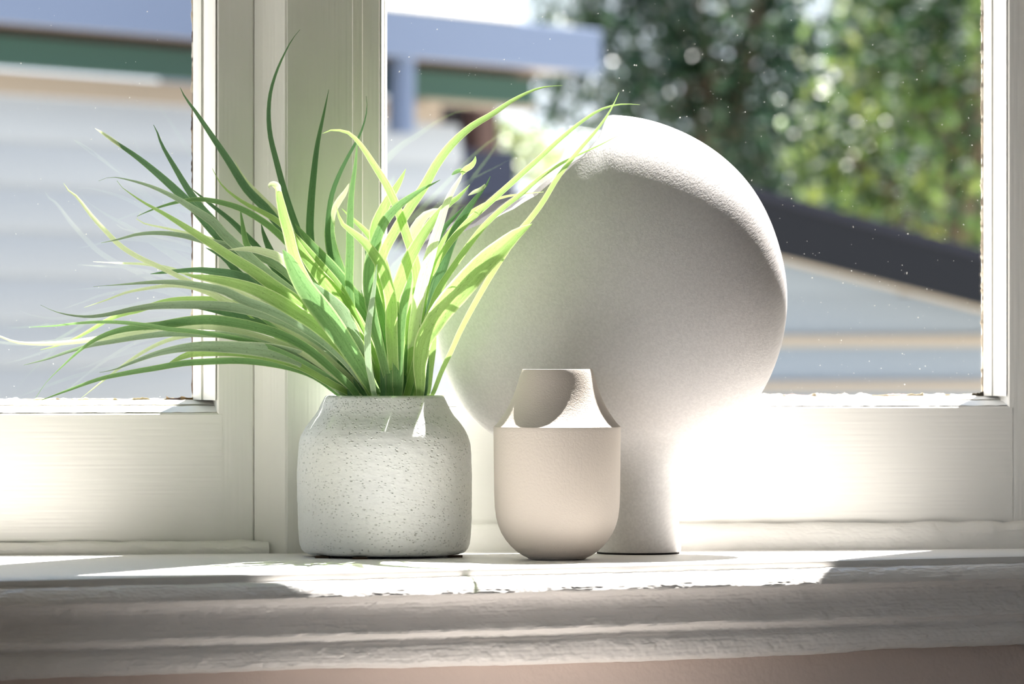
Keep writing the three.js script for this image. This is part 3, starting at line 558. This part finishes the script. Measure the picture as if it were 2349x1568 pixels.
  leaf('pale', 9, 0.055, [1074, 448, 1088, 440, 1102, 434, 1114, 424], { p: 0.5, b: 0.05, free: 1 });
  leaf('dark', 17, 0.02, [1066, 472, 1040, 500, 1016, 528, 1000, 566, 990, 640, 972, 770, 958, 914], { p: 0.7 });
  // long blades that lean right, in front of the big vase
  leaf('lime', 14, 0.10, [1468, 240, 1426, 239, 1381, 250, 1337, 277, 1287, 317, 1243, 357, 1203, 393, 1158, 433, 1113, 473, 1069, 513, 1024, 567, 993, 620, 972, 668, 956, 760, 946, 914], { p: 0.45, e: 0.7, roll: 0 });
  leaf('lime', 13, 0.12, [1420, 212, 1412, 230, 1399, 255, 1368, 299, 1332, 340, 1296, 384, 1274, 415, 1247, 460, 1220, 497, 1194, 528, 1160, 578, 1128, 628, 1100, 676, 1080, 712, 1055, 760, 1035, 805, 1014, 849, 988, 912], { p: 0.5, e: 0.7, roll: 0 });
  leaf('lime', 14, 0.11, [1438, 301, 1410, 315, 1381, 330, 1332, 353, 1287, 375, 1234, 411, 1198, 443, 1158, 473, 1113, 515, 1086, 548, 1055, 590, 1028, 629, 1004, 667, 987, 712, 973, 754, 962, 830, 958, 914], { p: 0.4, e: 1.1, roll: 0 });
  leaf('lime', 10, 0.05, [1247, 440, 1203, 444, 1149, 453, 1100, 474, 1055, 506, 1014, 556, 985, 640, 962, 780, 950, 914], { p: 0.6, e: 0.8 });
  leaf('lime', 52, 0.12, [1221, 513, 1186, 536, 1152, 567, 1117, 598, 1083, 634, 1049, 672, 1018, 708, 993, 745, 973, 778, 964, 832, 962, 914], { p: 0.68, r: 0.24, e: 0.75, roll: 0.1, twist: 0.2, fold: 0.34, wave: 0.22, b: 0.03 });
  leaf('lime', 15, 0.03, [1052, 598, 1024, 640, 1004, 690, 994, 740, 994, 786, 988, 841, 978, 912], { p: 0.4, roll: 0.1 });
  // stems filling the mouth of the planter
  leaf('green', 26, 0.03, [946, 596, 942, 630, 934, 664, 921, 724, 914, 793, 912, 897], { p: 0.35, r: 0.9, b: 0.03 });
  leaf('dark', 15, 0.02, [858, 660, 863, 724, 876, 793, 880, 897], { p: 0.4, r: 0.9, b: 0.035 });
  leaf('green', 19, 0.02, [850, 600, 862, 664, 880, 740, 888, 810, 894, 897], { p: 0.4, r: 0.9, b: 0.03 });
  leaf('dark', 14, 0.0, [942, 700, 940, 760, 934, 810, 928, 897], { p: 0.4, r: 0.9, b: 0.02 });
  leaf('dark', 13, 0.0, [970, 690, 969, 760, 967, 810, 963, 897], { p: 0.4, r: 0.9, b: 0.01 });
  leaf('dark', 24, -0.01, [428, 702, 480, 708, 530, 718, 580, 728, 629, 752, 700, 790, 780, 850, 848, 912], { p: 0.6 });
  leaf('dark', 22, 0.0, [560, 728, 646, 752, 712, 780, 766, 820, 840, 898], { p: 0.5, r: 0.8 });
  leaf('grey', 35, 0.08, [686, 636, 706, 646, 730, 665, 764, 694, 787, 720, 800, 750, 816, 790, 832, 836, 862, 912], { p: 0.55, r: 0.5, fold: 0.3, roll: 0.1 });
  leaf('lime', 23, 0.05, [745, 650, 772, 693, 800, 728, 826, 776, 850, 840, 876, 912], { p: 0.5 });
  leaf('dark', 22, -0.02, [599, 512, 606, 540, 626, 587, 648, 628, 720, 720, 800, 820, 868, 912], { p: 0.7, e: 0.7 });
  leaf('green', 17, -0.01, [551, 478, 558, 526, 566, 562, 620, 642, 740, 780, 860, 912], { p: 0.75 });
  leaf('dark', 21, 0.0, [472, 568, 513, 590, 546, 626, 620, 692, 740, 800, 856, 912], { p: 0.7, wave: 0.3 });
  leaf('pale', 20, 0.07, [524, 572, 550, 571, 580, 571, 613, 579, 646, 592, 690, 640, 770, 740, 866, 912], { p: 0.75, r: 0.6, e: 0.7 });
  leaf('dark', 20, 0.0, [640, 730, 700, 770, 760, 822, 815, 880, 836, 914], { p: 0.4, r: 0.9 });
  leaf('dark', 24, 0.01, [690, 760, 750, 812, 800, 864, 838, 914], { p: 0.3, r: 0.9 });
  leaf('green', 22, 0.01, [760, 760, 806, 816, 840, 870, 862, 914], { p: 0.3, r: 0.9 });
  for (let i = 0; i < 22; i++) {                        // short inner blades packed in the mouth of the planter
    const k = i / 21, x = 790 + 160 * k, lean = Math.min(0.2, (k - 0.62) * 1.5), h = 150 + 130 * rand(), d = -0.02 + 0.04 * rand();
    leaf(['dark', 'green', 'dark', 'green', 'lime'][Math.floor(rand() * 5)], 13 + 8 * rand(), d, [x + lean * h * 1.25, 914 - h, x + lean * h * 0.72, 914 - h * 0.62, x + lean * h * 0.3, 914 - h * 0.28, lerp(x, 884, 0.1), 914], { p: 0.3, r: 0.85, b: (rand() - 0.5) * 0.05 });
  }
  leaf('dark', 24, -0.01, [820, 760, 856, 830, 880, 880, 890, 914], { p: 0.3, r: 0.9 });
}

// ---------------------------------------------------------------- outside
struct('ground', box(-40, 60, -0.6, -0.30, -80, -4.6, 0.01), new THREE.MeshStandardMaterial({ color: lin('#b9b4a6'), roughness: 0.95 }), 'paved yard outside the window');

{ // the neighbouring house with its deep eaves, to the left
  const D0 = 18, D1 = 21.5, X0 = -W / 2 / F * D0, X1 = (1380 - W / 2) / F * D1, yaw = Math.atan2(D1 - D0, X1 - X0);
  const o = ground(X0, D0), e = RIGHT.clone().multiplyScalar(Math.cos(yaw)).addScaledVector(VIEW, Math.sin(yaw)), n = RIGHT.clone().multiplyScalar(Math.sin(yaw)).addScaledVector(VIEW, -Math.cos(yaw));
  const t = thing('house', 'pale weatherboard house with deep eaves and a green beam, left of the trees', 'house', o, Math.atan2(-e.z, e.x));
  const sAt = (px, v) => { const k = (px - W / 2) / F, q = o.clone().addScaledVector(n, v); return (k * camD(q) - camX(q)) / (camX(e) - k * camD(e)); };
  const yOf = (py, px, v) => { const s = sAt(px, v), q = o.clone().addScaledVector(n, v).addScaledVector(e, s); return EYE - (py - H / 2) / F * camD(q); };
  const mat = (hex, r = 0.8) => new THREE.MeshStandardMaterial({ color: lin(hex), roughness: r });
  const board = mat('#8e949d'), fascia = mat('#62708b', 0.7), green = mat('#133a31', 0.8), tan = mat('#8c8176'), dark = mat('#191315'), navy = mat('#0a1733', 0.8), brown = mat('#46302a'), roof = mat('#eceae6', 0.5);
  const fy0 = yOf(50, 0, 0), fy1 = yOf(20, 890, 0), sEnd = sAt(1380, 0), S0 = -7;
  part('fascia', beam(S0, sEnd, fy0, fy1, -0.03, 0, 0.004), fascia, t);
  part('soffit', beam(S0, sEnd, fy0 + 0.006, fy0 + 0.02, -0.62, -0.031), tan, t);
  part('roof', prism([[0, fy1 + 0.002], [0.012, fy1 + 0.016], [-5, fy1 + 1.75], [-5, fy1 + 1.71], [-0.03, fy1 - 0.004]], sAt(1190, 0) - S0, along, { from: S0 }), roof, t);
  for (let k = 0; k < 9; k++) part('roof_rib', prism([[0.01, fy1 + 0.014], [0.01, fy1 + 0.036], [-5, fy1 + 1.772], [-5, fy1 + 1.748]], 0.05, along, { from: sAt(1186, 0) - 0.06 - k * 0.62 }), roof, t);
  part('end_fascia', beam(sEnd - 0.03, sEnd, fy0, fy1, -2.2, -0.0305, 0.004), fascia, t);
  part('flat_roof', beam(sAt(1190, 0) + 0.002, sEnd - 0.031, fy1 - 0.03, fy1, -2.2, -0.0305, 0.004), roof, t);
  const gy1 = yOf(79, 0, -0.12), gy0 = yOf(150, 0, -0.12);
  part('beam', beam(S0, sAt(1222, -0.12), gy0, Math.min(gy1, fy0 - 0.002), -0.18, -0.12), green, t);
  part('eave_board', beam(S0, sAt(1222, -0.2), gy1 + 0.0015, fy0 + 0.004, -0.22, -0.19), brown, t);
  // wall boards lapped one over another
  const wv2 = -0.30, step = 0.158, wTop = gy0 - 0.002, sC = sAt(1003, wv2), sE = sAt(1060, wv2), notch = yOf(288, 1030, wv2);
  part('frieze_board', beam(S0, sC, yOf(214, 0, wv2 + 0.02), wTop, wv2 - 0.02, wv2 + 0.02), tan, t);
  let y = yOf(214, 0, wv2 + 0.02) - 0.002;
  while (y > -0.29) {
    const y0 = Math.max(-0.3, y - step), s1 = y <= notch + 0.02 ? sE : sC;
    part('weatherboard', prism([[wv2 - 0.03, y], [wv2 - 0.012, y], [wv2 + 0.006, y0 + 0.006], [wv2 + 0.003, y0], [wv2 - 0.03, y0]], s1 - S0, along, { from: S0 }), board, t);
    y = y0 - 0.001;
  }
  part('downpipe', prism(Array.from({ length: 20 }, (_, i) => [sAt(926, -0.06) + 0.058 * Math.cos(i / 10 * Math.PI), -0.07 + 0.05 * Math.sin(i / 10 * Math.PI)]), fy0 - yOf(305, 926, -0.06), upright, { from: yOf(305, 926, -0.06), crease: 60 }), fascia, t);
  // the porch beyond the corner
  part('porch_header', beam(sAt(965, -0.2), sAt(1222, -0.2), yOf(246, 1100, -0.2), yOf(236, 1100, -0.2) + 0.012, -0.24, -0.185), tan, t);
  const pv = -1.3, pS = sAt(940, pv);
  part('porch_wall', beam(pS, sAt(1142, pv), yOf(340, 1100, pv), yOf(222, 1100, pv), pv - 0.08, pv), dark, t);
  part('porch_post', beam(sAt(1100, pv + 0.1), sAt(1142, pv + 0.1), yOf(346, 1100, pv), yOf(236, 1100, pv), pv + 0.02, pv + 0.1), brown, t);
  part('porch_screen', beam(pS, sAt(1246, pv + 0.2), -0.3, yOf(346, 1150, pv), pv - 0.06, pv + 0.06), navy, t);
}

{ // the low gabled outbuilding to the right
  const D0 = 16, D1 = 16.6, xL = (1380 - W / 2) / F * D0, o = ground(xL, D0);
  const X1 = (2349 - W / 2) / F * D1, yaw = Math.atan2(D1 - D0, X1 - xL), e = RIGHT.clone().multiplyScalar(Math.cos(yaw)).addScaledVector(VIEW, Math.sin(yaw));
  const t = thing('outbuilding', 'white boarded outbuilding with a dark sloping verge, below the trees', 'building', o, Math.atan2(-e.z, e.x));
  const k = D0 / F, yy = (py) => EYE - (py - H / 2) * k * 1.018, xx = (px) => (px - 1380) * k * 1.018;
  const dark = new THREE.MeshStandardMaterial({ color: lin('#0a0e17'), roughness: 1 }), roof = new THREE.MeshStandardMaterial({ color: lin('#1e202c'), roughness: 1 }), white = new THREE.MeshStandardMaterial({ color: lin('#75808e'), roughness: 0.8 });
  const lo = (px) => 612 + (px - 1804) * 0.218, hi = (px) => 476 + (px - 1804) * 0.232;
  const verge = (f, g, x0, x1) => [[xx(x0), yy(f(x0))], [xx(x1), yy(f(x1))], [xx(x1), yy(g(x1))], [xx(x0), yy(g(x0))]];
  const facing = (a, b, l) => [a, b, l];
  part('verge_board', prism(verge(lo, (x) => hi(x) + 22, 1560, 2560), 0.03, facing, { from: 0.30 }), dark, t);
  part('roof_edge', prism(verge((x) => hi(x) + 21, hi, 1560, 2560), 0.05, facing, { from: 0.285 }), roof, t);
  part('roof_sheet', prism(verge((x) => hi(x) + 21, (x) => hi(x) + 8, 1560, 2560), 3.6, facing, { from: -3.32 }), roof, t);
  part('soffit_board', prism(verge((x) => lo(x) - 16, (x) => lo(x) - 24, 1560, 2560), 0.28, facing, { from: 0.02 }), new THREE.MeshStandardMaterial({ color: lin('#a3988a'), roughness: 0.8 }), t);
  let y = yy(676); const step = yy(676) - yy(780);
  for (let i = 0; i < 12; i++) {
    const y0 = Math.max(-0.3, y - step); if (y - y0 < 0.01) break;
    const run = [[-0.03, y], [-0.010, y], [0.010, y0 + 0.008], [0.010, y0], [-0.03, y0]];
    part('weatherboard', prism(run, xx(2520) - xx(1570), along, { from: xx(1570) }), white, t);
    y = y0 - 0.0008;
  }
  const batten = new THREE.MeshStandardMaterial({ color: lin('#8d857c'), roughness: 0.8 });
  for (const py of [782, 886]) part('batten', beam(xx(1570), xx(2520), yy(py + 12), yy(py - 12), 0.0102, 0.024), batten, t);
  part('gable_panel', prism([[xx(1570), yy(676) + 0.001], [xx(2140), yy(676) + 0.001], [xx(2140), yy(lo(2140) - 20)], [xx(1570), yy(lo(1570) - 20)]], 0.02, facing, { from: -0.03 }), white, t);
}

// trees
{
  const leafGeo = (() => {
    const g = new THREE.PlaneGeometry(1, 0.46, 4, 2), p = g.attributes.position;
    for (let i = 0; i < p.count; i++) { const x = p.getX(i), y = p.getY(i), k = Math.sqrt(Math.max(0, 1 - 4 * x * x)); p.setXYZ(i, x, y * (0.12 + 0.88 * k), 0.35 * Math.abs(y) - 0.4 * x * x); }
    g.computeVertexNormals(); return g;
  })();
  const bark = new THREE.MeshStandardMaterial({ color: lin('#5b4c3f'), roughness: 0.95 });
  function tree(name, label, category, { px, py, D, rx, ry, rz, count, size, colors, clumps, seed, glint = 0.03, trunk = true }) {
    const r = rng(seed), c = P(px, py, D), t = thing(name, label, category, c.clone().setY(-0.3), -PSI), base = c.y + 0.3;
    const mat = new THREE.MeshPhysicalMaterial({ color: 0xffffff, roughness: 0.38, transmission: 0.3, thickness: 0, side: THREE.DoubleSide, specularIntensity: 0.7 });
    const im = new THREE.InstancedMesh(leafGeo, mat, count), m = new THREE.Matrix4(), q = new THREE.Quaternion(), cl = [], pal = colors.map(lin);
    for (let i = 0; i < clumps; i++) { const a = r() * 2 * Math.PI, b = Math.acos(2 * r() - 1), k = Math.pow(r(), 0.4); cl.push([V3(rx * k * Math.sin(b) * Math.cos(a), ry * k * Math.cos(b), rz * k * Math.sin(b) * Math.sin(a)), 0.16 + 0.30 * r(), r()]); }
    for (let i = 0; i < count; i++) {
      const [o, s, tone] = cl[Math.floor(r() * clumps)], g = () => (r() + r() + r() - 1.5) * 1.1;
      q.setFromEuler(new THREE.Euler(r() * 6.3, r() * 6.3, r() * 6.3));
      const bright = r() < glint, k = size * (bright ? 0.42 + 0.3 * r() : 0.6 + 0.8 * r());
      if (bright) q.setFromUnitVectors(V3(0, 0, 1), V3((r() - 0.5) * 0.8, 0.6 + 0.5 * r(), 0.9).normalize());
      m.compose(V3(o.x + g() * s * rx * 0.8, base + o.y + g() * s * ry * 0.8, o.z + g() * s * rz * 0.8), q, V3(k, k, k));
      im.setMatrixAt(i, m);
      im.setColorAt(i, bright ? lin('#f4f5e6') : pal[Math.floor(Math.min(0.999, tone * 0.7 + r() * 0.3) * pal.length)].clone().multiplyScalar(0.7 + 0.6 * r()));
    }
    im.name = 'foliage'; im.userData.kind = 'stuff'; shade(im); t.add(im);
    const limb = (name2, a, b, r0, r1, parent) => { const cv = new THREE.CatmullRomCurve3([a, a.clone().lerp(b, 0.5).add(V3((r() - 0.5) * 0.12, 0, (r() - 0.5) * 0.12)), b]); const g = new THREE.TubeGeometry(cv, 10, 1, 8), p = g.attributes.position, nn = g.attributes.normal; for (let i = 0; i < p.count; i++) { const u = Math.floor(i / 9) / 10, k = lerp(r0, r1, u) - 1; p.setXYZ(i, p.getX(i) + nn.getX(i) * k, p.getY(i) + nn.getY(i) * k, p.getZ(i) + nn.getZ(i) * k); } return part(name2, g, bark, parent); };
    if (trunk) {
      limb('trunk', V3(0, 0, 0), V3(0, base, 0), 0.16, 0.09, t);
      for (let i = 0; i < 12; i++) { const o = cl[i % clumps][0]; limb('branch', V3(0, base * (0.6 + 0.3 * r()), 0), V3(o.x * 0.85, base + o.y * 0.85, o.z * 0.85), 0.05, 0.012, t); }
    }
    return t;
  }
  tree('dark_tree', 'dark green tree with blue sky showing through, behind the big vase', 'tree', { px: 1640, py: 130, D: 30, rx: 1.0, ry: 1.2, rz: 0.6, count: 9000, size: 0.085, colors: ['#24402b', '#2c4b32', '#355538', '#213a29'], glint: 0.04, clumps: 90, seed: 401 });
  tree('sunlit_tree', 'yellow-green sunlit tree filling the right side of the right pane', 'tree', { px: 2190, py: 170, D: 26, rx: 0.80, ry: 1.15, rz: 0.6, count: 8500, size: 0.078, colors: ['#2a4530', '#3b5a36', '#55763c', '#7f9a4e', '#2f4c33', '#aab85e'], glint: 0.11, clumps: 80, seed: 402 });
  tree('far_tree', 'deep green tree standing behind the sunlit one', 'tree', { px: 2330, py: 220, D: 33, rx: 1.3, ry: 1.5, rz: 0.5, count: 7500, size: 0.12, colors: ['#263d2c', '#2f4a34', '#38563a'], glint: 0.02, clumps: 60, seed: 403 });
  tree('small_bush', 'small pale olive bush beside the house porch', 'bush', { px: 1215, py: 345, D: 24, rx: 0.22, ry: 0.15, rz: 0.2, count: 1300, size: 0.05, colors: ['#a5b184', '#bcc495', '#98a878'], glint: 0.3, clumps: 12, seed: 404, trunk: false });
}

renderer.render(scene, camera);
